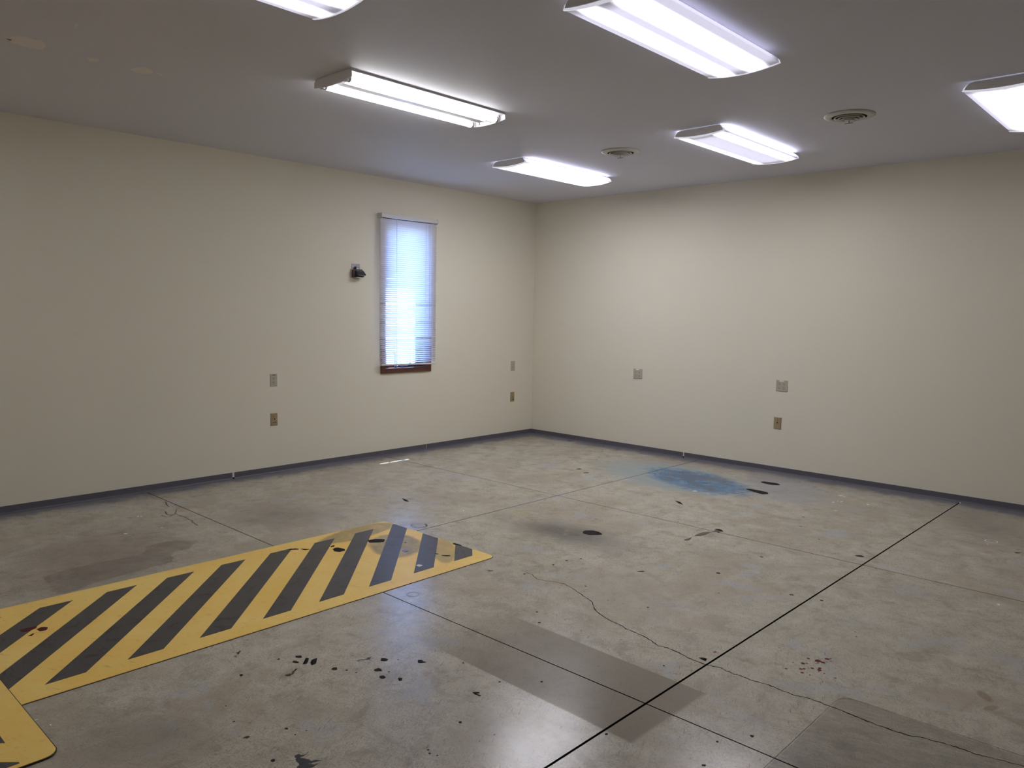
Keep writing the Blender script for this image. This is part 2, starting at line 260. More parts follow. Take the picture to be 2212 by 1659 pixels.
VINYL = plain('grey_vinyl_base', (.105, .102, .120), .42, .45, 0, .12, 14)
PLASTER = plain('bare_plaster', (.62, .60, .57), .9, .1)
WHITE_METAL = plain('white_enamel_metal', (.86, .85, .88), .35, .5, 0, .03)
GREY_METAL = plain('galvanised_metal', (.36, .36, .38), .38, .5, .6, .15, 60)
IVORY = plain('ivory_plastic', (.46, .42, .33), .35, .5, 0, .03)
TAN = plain('tan_plastic', (.34, .255, .135), .38, .5, 0, .03)
DARK = plain('black_slot', (.012, .012, .012), .6, .2)
WHITE_LABEL = plain('white_label_tape', (.85, .84, .86), .4, .4)
BLACK_PLASTIC = plain('charcoal_plastic', (.035, .035, .042), .28, .5)
BROWN_PLASTIC = plain('brown_housing', (.09, .045, .04), .5, .4, 0, .3, 40)
PALE_PLASTIC = plain('pale_base_plastic', (.46, .42, .40), .5, .4)
TAR = plain('black_tar', (.016, .015, .015), .7, .15, 0, .3, 60)
MAROON = plain('maroon_paint', (.105, .006, .014), .5, .2)
RUST = plain('rust_brown', (.15, .115, .095), .6, .3, 0, .3, 50)
CHIP = plain('white_paint_chip', (.72, .71, .69), .5, .4)
BLUEP = plain('blue_paint_drip', (.12, .16, .42), .35, .5)
RING = plain('grey_ring', (.13, .13, .145), .5, .4)
SPACKLE = plain('unpainted_spackle', (.84, .79, .77), .9, .1, 0, .04, 12)

def overlay(name, col, alpha, scale=7.0, lo=.3, hi=.6):
    """a see-through dried film lying on the concrete"""
    t = NT(name); v = t.obj()
    f = t.mapr(t.noise(v, scale, 6, .65, .5), lo, hi, alpha * .45, alpha)
    t.bsdf(col, .4, .5, 0, None, 0, f); return t.m
WATER = overlay('brown_water_stain', (.095, .062, .05), .20)
OUTLINE = overlay('mat_outline_dirt', (.05, .045, .04), .75, 20)
HAIR = overlay('hairline_crack', (.045, .035, .03), .95, 30)
SMEAR = overlay('black_smear', (.02, .025, .028), .97, 35, .3, .5)

def wood():
    t = NT('red_brown_wood'); v = t.obj()
    q = t.mapping(v, scale=(.25, 1.5, .12)); f = t.noise(q, 9, 6, .65, 1.2)
    c = t.mix(f, (.055, .016, .010), (.20, .072, .038))
    t.bsdf(c, .35, .5, 0, f, .0004); return t.m
WOOD = wood()

def mat_yellow():
    t = NT('yellow_mat_vinyl'); v = t.obj()
    n1 = t.noise(v, 3.2, 6, .65, .6); n2 = t.noise(v, 28, 5, .7); n3 = t.noise(t.mapping(v, rot=(0, 0, .4), scale=(1, .2, 1)), 11, 5, .6)
    c = t.mix(t.mapr(n1, .3, .7), (.92, .60, .125), (.95, .68, .20))
    c = t.mix(t.math('MULTIPLY', t.mapr(n2, .55, .75), .35), c, (.50, .36, .12))
    c = t.mix(t.math('MULTIPLY', t.mapr(n3, .60, .72), .35), c, (.26, .19, .08))
    sn = t.noise(v, 6, 6, .65, .5)
    for k, op in (('grey_a', .7), ('grey_b', .85), ('grey_c', .6)):
        m = ell_mask(t, v, MAT_STAINS[k], .22, .25, sn, False, 1.1)
        c = t.mix(t.math('MULTIPLY', t.math('MULTIPLY', m, op), t.mapr(sn, .25, .6, .55, 1)), c, (.215, .185, .115))
    t.bsdf(c, t.mapr(n1, .3, .7, .34, .45), .4, 0, n2, .0003); return t.m
YELLOW = mat_yellow()
def mat_black():
    t = NT('black_mat_vinyl'); v = t.obj()
    n1 = t.noise(v, 4, 6, .65, .6); n2 = t.noise(v, 120, 3, .7); n3 = t.noise(v, 9, 6, .7, 1.0)
    c = t.mix(t.mapr(n1, .3, .7), (.030, .028, .032), (.047, .044, .049))
    c = t.mix(t.math('MULTIPLY', t.mapr(n2, .45, .7), .4), c, (.09, .085, .09))
    c = t.mix(t.math('MULTIPLY', t.mapr(n3, .55, .60), .85), c, (.008, .008, .009))
    t.bsdf(c, t.mapr(n1, .3, .7, .32, .42), .6, 0, n2, .0003); return t.m
BLACK = mat_black()
MAT_EDGE = plain('mat_dark_backing', (.05, .043, .03), .6, .3)

def slat_mat():
    t = NT('white_blind_slat'); v = t.obj()
    d = t.n('ShaderNodeBsdfDiffuse'); d.inputs[0].default_value = (.86, .83, .83, 1)
    tr = t.n('ShaderNodeBsdfTranslucent'); tr.inputs[0].default_value = (.82, .82, .92, 1)
    g = t.n('ShaderNodeBsdfGlossy'); g.inputs[0].default_value = (1, 1, 1, 1); g.inputs['Roughness'].default_value = .35
    m1 = t.n('ShaderNodeMixShader'); m1.inputs[0].default_value = .42
    t.l(d.outputs[0], m1.inputs[1]); t.l(tr.outputs[0], m1.inputs[2])
    m2 = t.n('ShaderNodeMixShader'); m2.inputs[0].default_value = .05
    t.l(m1.outputs[0], m2.inputs[1]); t.l(g.outputs[0], m2.inputs[2]); t.l(m2.outputs[0], t.out.inputs[0])
    return t.m
SLAT = slat_mat()
RAIL = plain('white_blind_rail', (.66, .645, .62), .4, .5)
CORD = plain('white_cord', (.62, .60, .62), .7, .2)
def glass_mat():
    t = NT('window_glass')
    tr = t.n('ShaderNodeBsdfTransparent'); tr.inputs[0].default_value = (.93, .96, .96, 1)
    g = t.n('ShaderNodeBsdfGlossy'); g.inputs['Roughness'].default_value = .02
    m = t.n('ShaderNodeMixShader'); m.inputs[0].default_value = .06; t.l(tr.outputs[0], m.inputs[1]); t.l(g.outputs[0], m.inputs[2])
    t.l(m.outputs[0], t.out.inputs[0]); return t.m
GLASS = glass_mat()
GROUND = plain('pale_gravel_outside', (.40, .41, .40), .9, .2, 0, .12, 3)

def lens_mat(name, centre, width, peak, base, mid, side=1.0):
    """lit acrylic lens: brighter below the two tubes, fading towards its ends"""
    t = NT(name); v = t.obj()
    sp = t.n('ShaderNodeSeparateXYZ'); t.l(v, sp.inputs[0])
    ax = t.math('ABSOLUTE', sp.outputs[0]); ay = t.math('ABSOLUTE', sp.outputs[1])
    d = t.math('ABSOLUTE', t.math('SUBTRACT', ax, centre))
    band = t.mapr(d, width, 0.0)
    inner = t.mapr(ax, centre, centre * .3)
    ends = t.mapr(ay, .605, .50)
    s = t.math('ADD', t.math('MULTIPLY', band, peak), t.math('MULTIPLY_ADD', inner, mid, base))
    s = t.math('ADD', s, t.math('MULTIPLY', t.mapr(sp.outputs[2], -.045, -.040), side))
    s = t.math('MULTIPLY', s, t.math('MULTIPLY_ADD', ends, .78, .22))
    rib = t.n('ShaderNodeTexWave', wave_type='BANDS', bands_direction='Y'); t.l(v, rib.inputs['Vector']); rib.inputs['Scale'].default_value = 60
    s = t.math('MULTIPLY', s, t.math('MULTIPLY_ADD', rib.outputs['Fac'], .12, .94))
    col = t.mix(band, (.78, .77, 1.0), (.98, .965, .965))
    em = t.n('ShaderNodeEmission'); t.l(col, em.inputs[0]); t.l(t.math('MULTIPLY', s, LAMP), em.inputs[1])
    gl = t.n('ShaderNodeBsdfPrincipled'); gl.inputs['Base Color'].default_value = (.7, .7, .74, 1); gl.inputs['Roughness'].default_value = .3
    ad = t.n('ShaderNodeAddShader'); t.l(em.outputs[0], ad.inputs[0]); t.l(gl.outputs[0], ad.inputs[1])
    t.l(ad.outputs[0], t.out.inputs[0]); return t.m
LENS_TUBES = lens_mat('lit_lens_two_tube_bands', .090, .072, 5.2, .25, .04, .06)
LENS_FROST = lens_mat('lit_frosted_lens', .095, .095, 12.0, .8, .5, 1.2)
LENS_EDGES = lens_mat('lit_lens_bright_edges', .138, .050, 15.5, .25, .03, .9)
LENS_DIM = lens_mat('lit_lens_even_lavender', .070, .120, 1.7, .26, .06, .0)
def cap_mat():
    t = NT('lit_acrylic_end_cap')
    em = t.n('ShaderNodeEmission'); em.inputs[0].default_value = (.86, .86, 1, 1); em.inputs[1].default_value = .55
    d = t.n('ShaderNodeBsdfPrincipled'); d.inputs['Base Color'].default_value = (.75, .74, .77, 1); d.inputs['Roughness'].default_value = .3
    a = t.n('ShaderNodeAddShader'); t.l(em.outputs[0], a.inputs[0]); t.l(d.outputs[0], a.inputs[1]); t.l(a.outputs[0], t.out.inputs[0]); return t.m
LIT_CAP = cap_mat()
def tube_mat():
    t = NT('lit_fluorescent_tube'); v = t.obj()
    sp = t.n('ShaderNodeSeparateXYZ'); t.l(v, sp.inputs[0])
    e = t.mapr(t.math('ABSOLUTE', sp.outputs[1]), .60, .50)
    em = t.n('ShaderNodeEmission'); em.inputs[0].default_value = (.97, .96, .97, 1)
    t.l(t.math('MULTIPLY', t.math('MULTIPLY_ADD', e, 4.0, 1.6), LAMP), em.inputs[1]); t.l(em.outputs[0], t.out.inputs[0]); return t.m
TUBE = tube_mat()

# ---------------------------------------------------------------- mesh helpers
def box(bm, x0, x1, y0, y1, z0, z1):
    vs_ = [bm.verts.new(p) for p in ((x0, y0, z0), (x1, y0, z0), (x1, y1, z0), (x0, y1, z0), (x0, y0, z1), (x1, y0, z1), (x1, y1, z1), (x0, y1, z1))]
    for f in ((3, 2, 1, 0), (4, 5, 6, 7), (0, 1, 5, 4), (1, 2, 6, 5), (2, 3, 7, 6), (3, 0, 4, 7)):
        bm.faces.new([vs_[i] for i in f])
    return vs_
def prism(bm, pts, z0, z1):
    """closed prism over a 2-D outline (x, y)"""
    a = sum(pts[i][0] * pts[(i + 1) % len(pts)][1] - pts[(i + 1) % len(pts)][0] * pts[i][1] for i in range(len(pts)))
    if a < 0: pts = pts[::-1]
    lo = [bm.verts.new((p[0], p[1], z0)) for p in pts]; hi = [bm.verts.new((p[0], p[1], z1)) for p in pts]
    n = len(pts)
    for i in range(n): bm.faces.new((lo[i], lo[(i + 1) % n], hi[(i + 1) % n], hi[i]))
    fs = [bm.faces.new(hi), bm.faces.new(lo[::-1])]
    bmesh.ops.triangulate(bm, faces=[f for f in fs if len(f.verts) > 4], ngon_method='EAR_CLIP')
def extrude_y(bm, prof, y0, y1, caps=True, closed=True):
    """profile in (x, z) swept along y"""
    a = [bm.verts.new((p[0], y0, p[1])) for p in prof]; b = [bm.verts.new((p[0], y1, p[1])) for p in prof]
    n = len(prof)
    for i in range(n if closed else n - 1): bm.faces.new((a[i], a[(i + 1) % n], b[(i + 1) % n], b[i]))
    if caps and closed:
        bm.faces.new(a[::-1]); bm.faces.new(b)
def tube(bm, a, b, r, n=10, r2=None):
    a, b = Vector(a), Vector(b); d = (b - a).normalized()
    s = d.orthogonal().normalized(); q = d.cross(s)
    A = []; B = []
    for i in range(n):
        t = 2 * math.pi * i / n; o = s * math.cos(t) + q * math.sin(t)
        A.append(bm.verts.new(a + o * r)); B.append(bm.verts.new(b + o * (r if r2 is None else r2)))
    for i in range(n): bm.faces.new((A[i], A[(i + 1) % n], B[(i + 1) % n], B[i]))
    bm.faces.new(A[::-1]); bm.faces.new(B)
def path_tube(bm, pts, r, n=8):
    for i in range(len(pts) - 1): tube(bm, pts[i], pts[i + 1], r, n)
def lathe(bm, prof, n=40, close=False):
    rings = []
    for (r, z) in prof:
        rings.append([bm.verts.new((r * math.cos(2 * math.pi * i / n), r * math.sin(2 * math.pi * i / n), z)) for i in range(n)])
    m = len(rings)
    for k in range(m if close else m - 1):
        A, B = rings[k], rings[(k + 1) % m]
        for i in range(n): bm.faces.new((A[i], A[(i + 1) % n], B[(i + 1) % n], B[i]))
def disc(bm, cx, cy, r, z, n=16, zt=None):
    prism(bm, [(cx + r * math.cos(2 * math.pi * i / n), cy + r * math.sin(2 * math.pi * i / n)) for i in range(n)], z, zt)
def mesh(name, bm, mat, bevel=0.0, smooth=False):
    bmesh.ops.recalc_face_normals(bm, faces=bm.faces[:])
    if bevel:
        bmesh.ops.bevel(bm, geom=[e for e in bm.edges if len(e.link_faces) == 2 and e.calc_face_angle(0) > .6], offset=bevel, segments=2, affect='EDGES', profile=.6)
    me = bpy.data.meshes.new(name); bm.to_mesh(me); bm.free()
    me.materials.append(mat)
    if smooth:
        for p in me.polygons: p.use_smooth = True
    return me
def obj(name, me, parent=None, loc=(0, 0, 0), rot=None):
    o = bpy.data.objects.new(name, me); C.objects.link(o)
    o.location = loc
    if rot: o.rotation_euler = rot
    if parent is not None: o.parent = parent
    return o
def make(name, fn, mat, parent=None, loc=(0, 0, 0), rot=None, bevel=0.0, smooth=False):
    bm = bmesh.new(); fn(bm)
    return obj(name, mesh(name, bm, mat, bevel, smooth), parent, loc, rot)
def thing(name, label, cat, loc=(0, 0, 0), rot=None, group=None):
    o = bpy.data.objects.new(name, None); C.objects.link(o); o.location = loc; o.empty_display_size = .1
    if rot: o.rotation_euler = rot
    o['label'] = label; o['category'] = cat
    if group: o['group'] = group
    return o
def structure(o): o['kind'] = 'structure'; return o
def copy_tree(root, loc, label=None):
    r = root.copy(); C.objects.link(r); r.location = loc
    if label: r['label'] = label
    for ch in list(root.children):
        c = ch.copy(); C.objects.link(c); c.parent = r
        for g in list(ch.children):
            d = g.copy(); C.objects.link(d); d.parent = c
    return r
rng = random.Random(7)

# ================================================================ SETTING
# ---- floor: sub-base with sawn slabs on it
floor = structure(make('floor', lambda b: box(b, -.05, ROOM_X + .05, ROOM_Y - .05, .05, -.10, -.022), JOINT))
floor['label'] = 'worn sealed concrete floor with sawn joints, stains and cracks'
def cracked_slab(b, xa, xb, ya, yb, path, wide, tip_left):
    """slab with an open crack that runs in from one joint and tapers out; path runs in +x"""
    rg = random.Random(3); pts = []
    for k in range(len(path) - 1):
        p, q = path[k], path[k + 1]
        for m in range(4):
            t = m / 4; jt = .0032 if m else .001
            pts.append((p[0] + (q[0] - p[0]) * t, p[1] + (q[1] - p[1]) * t + rg.uniform(-jt, jt)))
    pts.append(path[-1])
    pts = [(min(max(x, xa), xb), y) for x, y in pts]
    if tip_left: pts[-1] = (xb, pts[-1][1])
    else: pts[0] = (xa, pts[0][1])
    n = len(pts); ws = []
    for k in range(n):
        f = k / (n - 1) if tip_left else 1 - k / (n - 1)
        ws.append(0 if (f == 0) else .5 * wide * min(1, .5 + f * 1.2) * rg.uniform(.55, 1.25))
    D = -.022
    def quad(*vs_): b.faces.new([b.verts.new(v) for v in vs_])
    for k in range(n - 1):
        (x0, y0), (x1, y1) = pts[k], pts[k + 1]; w0, w1 = ws[k], ws[k + 1]
        quad((x0, ya, 0), (x1, ya, 0), (x1, y1 - w1, 0), (x0, y0 - w0, 0))
        quad((x0, y0 + w0, 0), (x1, y1 + w1, 0), (x1, yb, 0), (x0, yb, 0))
        quad((x0, y0 - w0, 0), (x1, y1 - w1, 0), (x1, y1 - w1, D), (x0, y0 - w0, D))
        quad((x1, y1 + w1, 0), (x0, y0 + w0, 0), (x0, y0 + w0, D), (x1, y1 + w1, D))
    if tip_left: x0, x1 = xa, pts[0][0]
    else: x0, x1 = pts[-1][0], xb
    quad((x0, ya, 0), (x1, ya, 0), (x1, yb, 0), (x0, yb, 0))
    for (p, q) in (((xa, ya), (xb, ya)), ((xb, yb), (xa, yb))): quad((p[0], p[1], D), (q[0], q[1], D), (q[0], q[1], 0), (p[0], p[1], 0))
    ye = pts[-1 if tip_left else 0][1]; we = ws[-1 if tip_left else 0]; xe, xo = (xb, xa) if tip_left else (xa, xb)
    for (u, v_) in ((ya, ye - we), (ye + we, yb)): quad((xe, u, D), (xe, v_, D), (xe, v_, 0), (xe, u, 0))
    quad((xo, yb, D), (xo, ya, D), (xo, ya, 0), (xo, yb, 0))
    bmesh.ops.remove_doubles(b, verts=b.verts[:], dist=1e-6)
g1, g2, gy = .0032, .0050, .0032
xs = [(0.0, X1 - g1), (X1 + g1, X2 - g2), (X2 + g2, ROOM_X)]
ys = [(Y1 + gy, 0.0), (Y2 + gy, Y1 - gy), (Y2 - 2.44, Y2 - gy), (ROOM_Y, Y2 - 2.44 - 2 * gy)]
for i, (xa, xb) in enumerate(xs):
    for j, (ya, yb) in enumerate(ys):
        pts = [(xa, ya), (xb, ya), (xb, yb), (xa, yb)]
        if (i, j) == (1, 1): fn = lambda b: cracked_slab(b, xa, xb, ya, yb, CRACK_A, .0068, True)
        elif (i, j) == (2, 1): fn = lambda b: cracked_slab(b, xa, xb, ya, yb, CRACK_B, .0066, False)
        else: fn = lambda b: prism(b, pts, -.022, 0.0)
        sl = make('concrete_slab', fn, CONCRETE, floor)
        sl.data.materials.append(JOINT)
        for pg in sl.data.polygons:
            if abs(pg.normal.z) < .5: pg.material_index = 1            # near-black colour on the faces inside the joints and cracks

# ---- walls and ceiling
WY0, WY1, WZ0, WZ1 = -2.300, -1.735, .900, 2.435        # rough window opening
def wall_left_mesh(b):
    for (y0, y1, z0, z1) in ((ROOM_Y, WY0, 0, H), (WY1, .0, 0, H), (WY0, WY1, 0, WZ0), (WY0, WY1, WZ1, H)):
        box(b, -.16, 0, y0, y1, z0, z1)
    bmesh.ops.remove_doubles(b, verts=b.verts[:], dist=1e-5)
structure(make('wall_left', wall_left_mesh, WALL))['label'] = 'cream painted wall with one narrow window'
structure(make('wall_back', lambda b: box(b, -.16, ROOM_X + .16, 0, .16, 0, H), WALL))['label'] = 'cream painted wall with four outlet plates'
structure(make('wall_right', lambda b: box(b, ROOM_X, ROOM_X + .16, ROOM_Y, 0, 0, H), WALL))['label'] = 'cream painted wall outside the view'
structure(make('wall_front', lambda b: box(b, -.16, ROOM_X + .16, ROOM_Y - .16, ROOM_Y, 0, H), WALL))['label'] = 'cream painted wall behind the viewpoint'
ceiling = structure(make('ceiling', lambda b: box(b, -.16, ROOM_X + .16, ROOM_Y - .16, .16, H, H + .12), CEIL))
ceiling['label'] = 'flat grey-white painted ceiling with spackle patches'
def jitter(pts, amp, sub=2, rg=rng):
    out = []; n = len(pts)
    for i in range(n):
        a, b = pts[i], pts[(i + 1) % n]
        L = math.hypot(b[0] - a[0], b[1] - a[1])
        for k in range(sub):
            t = k / sub; j = min(amp, L * .18)
            out.append((a[0] + (b[0] - a[0]) * t + rg.uniform(-j, j), a[1] + (b[1] - a[1]) * t + rg.uniform(-j, j)))
    return out
for pl in CEILING_PATCHES:
    make('spackle_patch', lambda b, p=jitter(pl, .006, 3): prism(b, p, H - .0006, H + .001), SPACKLE, ceiling)

# ---- vinyl cove base, laid in lengths with open butt joints
BH = .0588
BASE_PROF = [(.0, .0), (.0155, .0), (.0150, .0022), (.0085, .0050), (.0048, .0110), (.0034, .0200), (.0032, BH - .002), (.0020, BH), (.0, BH)]
def base_run(name, runs, along, label):
    root = structure(bpy.data.objects.new(name, None)); C.objects.link(root); root['label'] = label
    for (a, b_, lift) in runs:
        def f(bm, a=a, b_=b_):
            extrude_y(bm, BASE_PROF, a, b_)
            if along == 'x':
                for v in bm.verts: v.co = Vector((v.co.y, -v.co.x, v.co.z))
        o = make('vinyl_strip', f, VINYL, root); o.location.z = lift
    return root
base_run('baseboard_left', [(ROOM_Y, -3.976, 0), (-3.956, -1.729, 0), (-1.721, -.003, 0)], 'y', 'dark grey vinyl cove base along the window wall')
base_run('baseboard_back', [(.003, 2.182, 0), (2.196, ROOM_X, 0)], 'x', 'dark grey vinyl cove base along the outlet wall')
for (x0, x1, y0, y1) in ((.0, .0024, -3.976, -3.956), (2.182, 2.196, -.0024, 0)):
    tr = structure(make('trim_1', lambda b: box(b, x0, x1, y0, y1, .016, .0575), PLASTER)); tr['label'] = 'bare plaster showing in a gap of the vinyl base'
    tr2 = structure(make('trim_2', lambda b: box(b, x0, x1 + (.002 if x0 == 0 else 0), y0 - (0.002 if x0 else 0), y1, 0, .016), DARK)); tr2['label'] = 'dark hole at the foot of a gap in the vinyl base'

# ================================================================ WINDOW
win = bpy.data.objects.new('window_1', None); C.objects.link(win); structure(win)
win['label'] = 'narrow window with red-brown wood trim and divided panes'
win.location = (0, -2.0175, WZ0)
def W(fn):
    def g(b):
        fn(b)
        for v in b.verts: v.co = v.co - Vector((0, -2.0175, WZ0))
    return g
TY0, TY1, TZ0, TZ1 = -2.352, -1.678, .862, 2.470         # outside of the casing
for nm, bx in (('casing', (0, .018, TY0, WY0 + .006, TZ0, TZ1)), ('casing', (0, .018, WY1 - .006, TY1, TZ0, TZ1)),
               ('casing', (0, .0185, WY0 + .006, WY1 - .006, WZ1 - .006, TZ1)), ('casing', (0, .0185, WY0 + .006, WY1 - .006, TZ0, WZ0 + .014))):
    make(nm, W(lambda b, q=bx: box(b, *q)), WOOD, win, bevel=.003)
for bx in ((-.155, 0, WY0, WY0 + .012, WZ0, WZ1), (-.155, 0, WY1 - .012, WY1, WZ0, WZ1), (-.155, 0, WY0 + .012, WY1 - .012, WZ1 - .012, WZ1)):
    make('jamb', W(lambda b, q=bx: box(b, *q)), WOOD, win)
make('sill', W(lambda b: box(b, -.155, -.0005, WY0 + .012, WY1 - .012, WZ0, WZ0 + .013)), WOOD, win)
SX0, SX1 = -.128, -.098
sash = make('sash', W(lambda b: [box(b, SX0, SX1, *q) for q in ((WY0 + .013, WY0 + .052, WZ0 + .014, WZ1 - .013), (WY1 - .052, WY1 - .013, WZ0 + .014, WZ1 - .013), (WY0 + .052, WY1 - .052, WZ1 - .06, WZ1 - .013), (WY0 + .052, WY1 - .052, WZ0 + .014, WZ0 + .050))]), WOOD, win)
make('glass', W(lambda b: box(b, -.117, -.113, WY0 + .05, WY1 - .05, WZ0 + .045, WZ1 - .055)), GLASS, sash)
for yy in (-2.052, -1.873):
    make('muntin', W(lambda b: box(b, -.112, -.104, yy - .0055, yy + .0055, WZ0 + .05, WZ1 - .06)), WHITE_METAL, sash)
for zz in (1.22,):
    make('muntin', W(lambda b: box(b, -.1115, -.1045, WY0 + .052, WY1 - .052, zz - .0055, zz + .0055)), WHITE_METAL, sash)
# crank and catch of the casement
ck = thing('window_crank', 'dark folding crank lying on the window sill under the blind', 'window crank', (-.06, -2.0, WZ0 + .013))
make('crank_base', lambda b: box(b, -.02, .02, -.05, .05, 0, .016), BLACK_PLASTIC, ck, bevel=.004)
make('crank_arm', lambda b: path_tube(b, [(.005, .03, .018), (.018, .0, .028), (.020, -.045, .032), (.012, -.085, .022), (.006, -.105, .008)], .0055), GREY_METAL, ck, smooth=True)
make('crank_knob', lambda b: tube(b, (.004, -.105, .0), (.004, -.118, .018), .008, 12), BLACK_PLASTIC, ck)
st = thing('wire_stand', 'small dark rectangular wire frame standing on the window sill', 'wire frame', (-.075, -2.165, WZ0 + .013))
make('frame', lambda b: [box(b, -.003, .003, *q) for q in ((-.062, -.054, 0, .155), (.058, .064, 0, .155), (-.062, .064, .148, .155))], BLACK_PLASTIC, st)
make('foot', lambda b: box(b, -.02, .03, -.075, -.045, 0, .045), BLACK_PLASTIC, st, bevel=.003)
ct = thing('window_catch', 'dark metal bar resting along the window sill beside the crank', 'window catch', (-.07, -1.86, WZ0 + .013))
make('bar', lambda b: box(b, -.012, .012, -.085, .095, 0, .022), BLACK_PLASTIC, ct, bevel=.003)
make('lever', lambda b: path_tube(b, [(.0, .02, .022), (.016, .0, .034), (.022, -.035, .036)], .004), GREY_METAL, ct)
# what is outside the window
gr = structure(make('ground_outside', lambda b: box(b, -60, -.30, -45, 45, -.45, -.25), GROUND)); gr['label'] = 'pale sunlit ground beyond the window'

# ---- venetian blind
BX = .046
blind = thing('venetian_blind', 'white aluminium venetian blind lowered over the narrow window', 'blind', (BX, -2.012, .945))
def Bl(fn):
    def g(b):
        fn(b)
        for v in b.verts: v.co = v.co - Vector((BX, -2.012, .945))
    return g
hr = make('headrail', Bl(lambda b: box(b, .020, .060, -2.372, -1.640, 2.447, 2.484)), RAIL, blind, bevel=.003)
for y0, y1 in ((-2.381, -2.371), (-1.641, -1.631)):
    make('bracket', Bl(lambda b: box(b, -.012, .062, y0, y1, 2.440, 2.488)), RAIL, blind)
NS, ZB, ZT = 71, .978, 2.425
slat_bm = bmesh.new()
TILT = math.radians(54); prof = []
for k in range(7):
    s = (k / 6 - .5) * .025; bow = .0016 * (1 - (2 * k / 6 - 1) ** 2)
    # local frame: room edge up, outer edge down, crowned
    prof.append((s * math.cos(TILT) - bow * math.sin(TILT), s * math.sin(TILT) + bow * math.cos(TILT)))
extrude_y(slat_bm, prof, -.377, .366, caps=False, closed=False)
slat_me = mesh('slat', slat_bm, SLAT, smooth=True)
for i in range(NS):
    z = ZB + (ZT - ZB) * i / (NS - 1)
    o = obj('slat', slat_me, blind, (rng.uniform(-.0006, .0006), rng.uniform(-.002, .002), z - .945))
    sag = 0.0
    if i in (12, 29): sag = .30
    if i in (6, 20): sag = .12
    o.rotation_euler = (rng.uniform(-.0022, .0022), rng.uniform(-.05, .05) + sag + .30 * max(0, 1 - i / 14), rng.uniform(-.002, .002))
br = make('bottom_rail', Bl(lambda b: box(b, BX - .0125, BX + .0125, -2.378, -1.646, .945, .960)), RAIL, blind, bevel=.004)
br.rotation_euler = (-.012, 0, 0)
for yy in (-2.19, -1.80):
    for xx in (BX - .0135, BX + .0135):
        make('ladder_cord', Bl(lambda b: tube(b, (xx, yy, .956), (xx, yy, 2.447), .0009, 6)), CORD, blind)
make('pull_cord', Bl(lambda b: tube(b, (BX + .018, -1.752, 1.24), (BX + .018, -1.752, 2.45), .0013, 6)), CORD, blind)
make('tilt_wand', Bl(lambda b: tube(b, (BX + .02, -2.195, 1.90), (BX + .02, -2.195, 2.45), .0017, 8)), CORD, blind)

blind.location = blind.location + Vector((.012, -.010, 0))

# ================================================================ CEILING FIXTURES
FW = .199
def arc(hw, z, sag, n=14): return [(-hw + 2 * hw * k / n, z - sag * (1 - (2 * k / n - 1) ** 2)) for k in range(n + 1)]
LENS_PROF = [(-.166, -.010), (-.190, -.024)] + arc(FW, -.048, .019) + [(.190, -.024), (.166, -.010)]
def lens_fn(b): extrude_y(b, LENS_PROF, -.612, .612, caps=False, closed=False)
HOUS = [(-.120, 0), (-.120, -.007), (-.158, -.008), (-.168, -.022), (-.160, -.036), (.160, -.036), (.168, -.022), (.158, -.008), (.120, -.007), (.120, 0)]
CAP = [(-.150, -.008), (-.176, -.016), (-.194, -.030)] + arc(.203, -.050, .020) + [(.194, -.030), (.176, -.016), (.150, -.008)]
PLATE = [(-.146, -.007), (-.168, -.012), (-.184, -.030), (-.190, -.044)] + arc(.190, -.045, .013)[1:-1] + [(.190, -.044), (.184, -.030), (.168, -.012), (.146, -.007)]
def wrap_light(label, loc, lens, group='wraparound ceiling lights'):
    t = thing('ceiling_light', label, 'ceiling light', loc, None, group)
    make('housing', lambda b: extrude_y(b, HOUS, -.610, .610), WHITE_METAL, t)
    make('lens', lens_fn, lens, t, smooth=False)
    for s in (-1, 1):
        make('end_cap', lambda b: extrude_y(b, CAP, s * .612, s * .622), LIT_CAP, t)
        make('end_plate', lambda b: extrude_y(b, PLATE, s * .622, s * .627), WHITE_METAL, t)
    return t
wrap_light('lit wraparound ceiling light with frosted lens, closest to the inner room corner', (1.64, -1.585, H), LENS_FROST)
wrap_light('lit wraparound ceiling light between the two round vents', (3.50, -1.585, H), LENS_EDGES)
wrap_light('large ribbed-lens ceiling light with two soft bright bands, level with the bare-tube light', (4.405, -3.955, H), LENS_TUBES)
wrap_light('lit wraparound ceiling light past the vent near the far end of the outlet wall', (5.365, -1.585, H), LENS_DIM)
wrap_light('lit wraparound ceiling light over the striped mat area, one row before the bare-tube light', (3.495, -5.835, H), LENS_TUBES)
wrap_light('lit wraparound ceiling light by the window wall, near the spackle patches', (1.2, -7.0, H), LENS_TUBES)

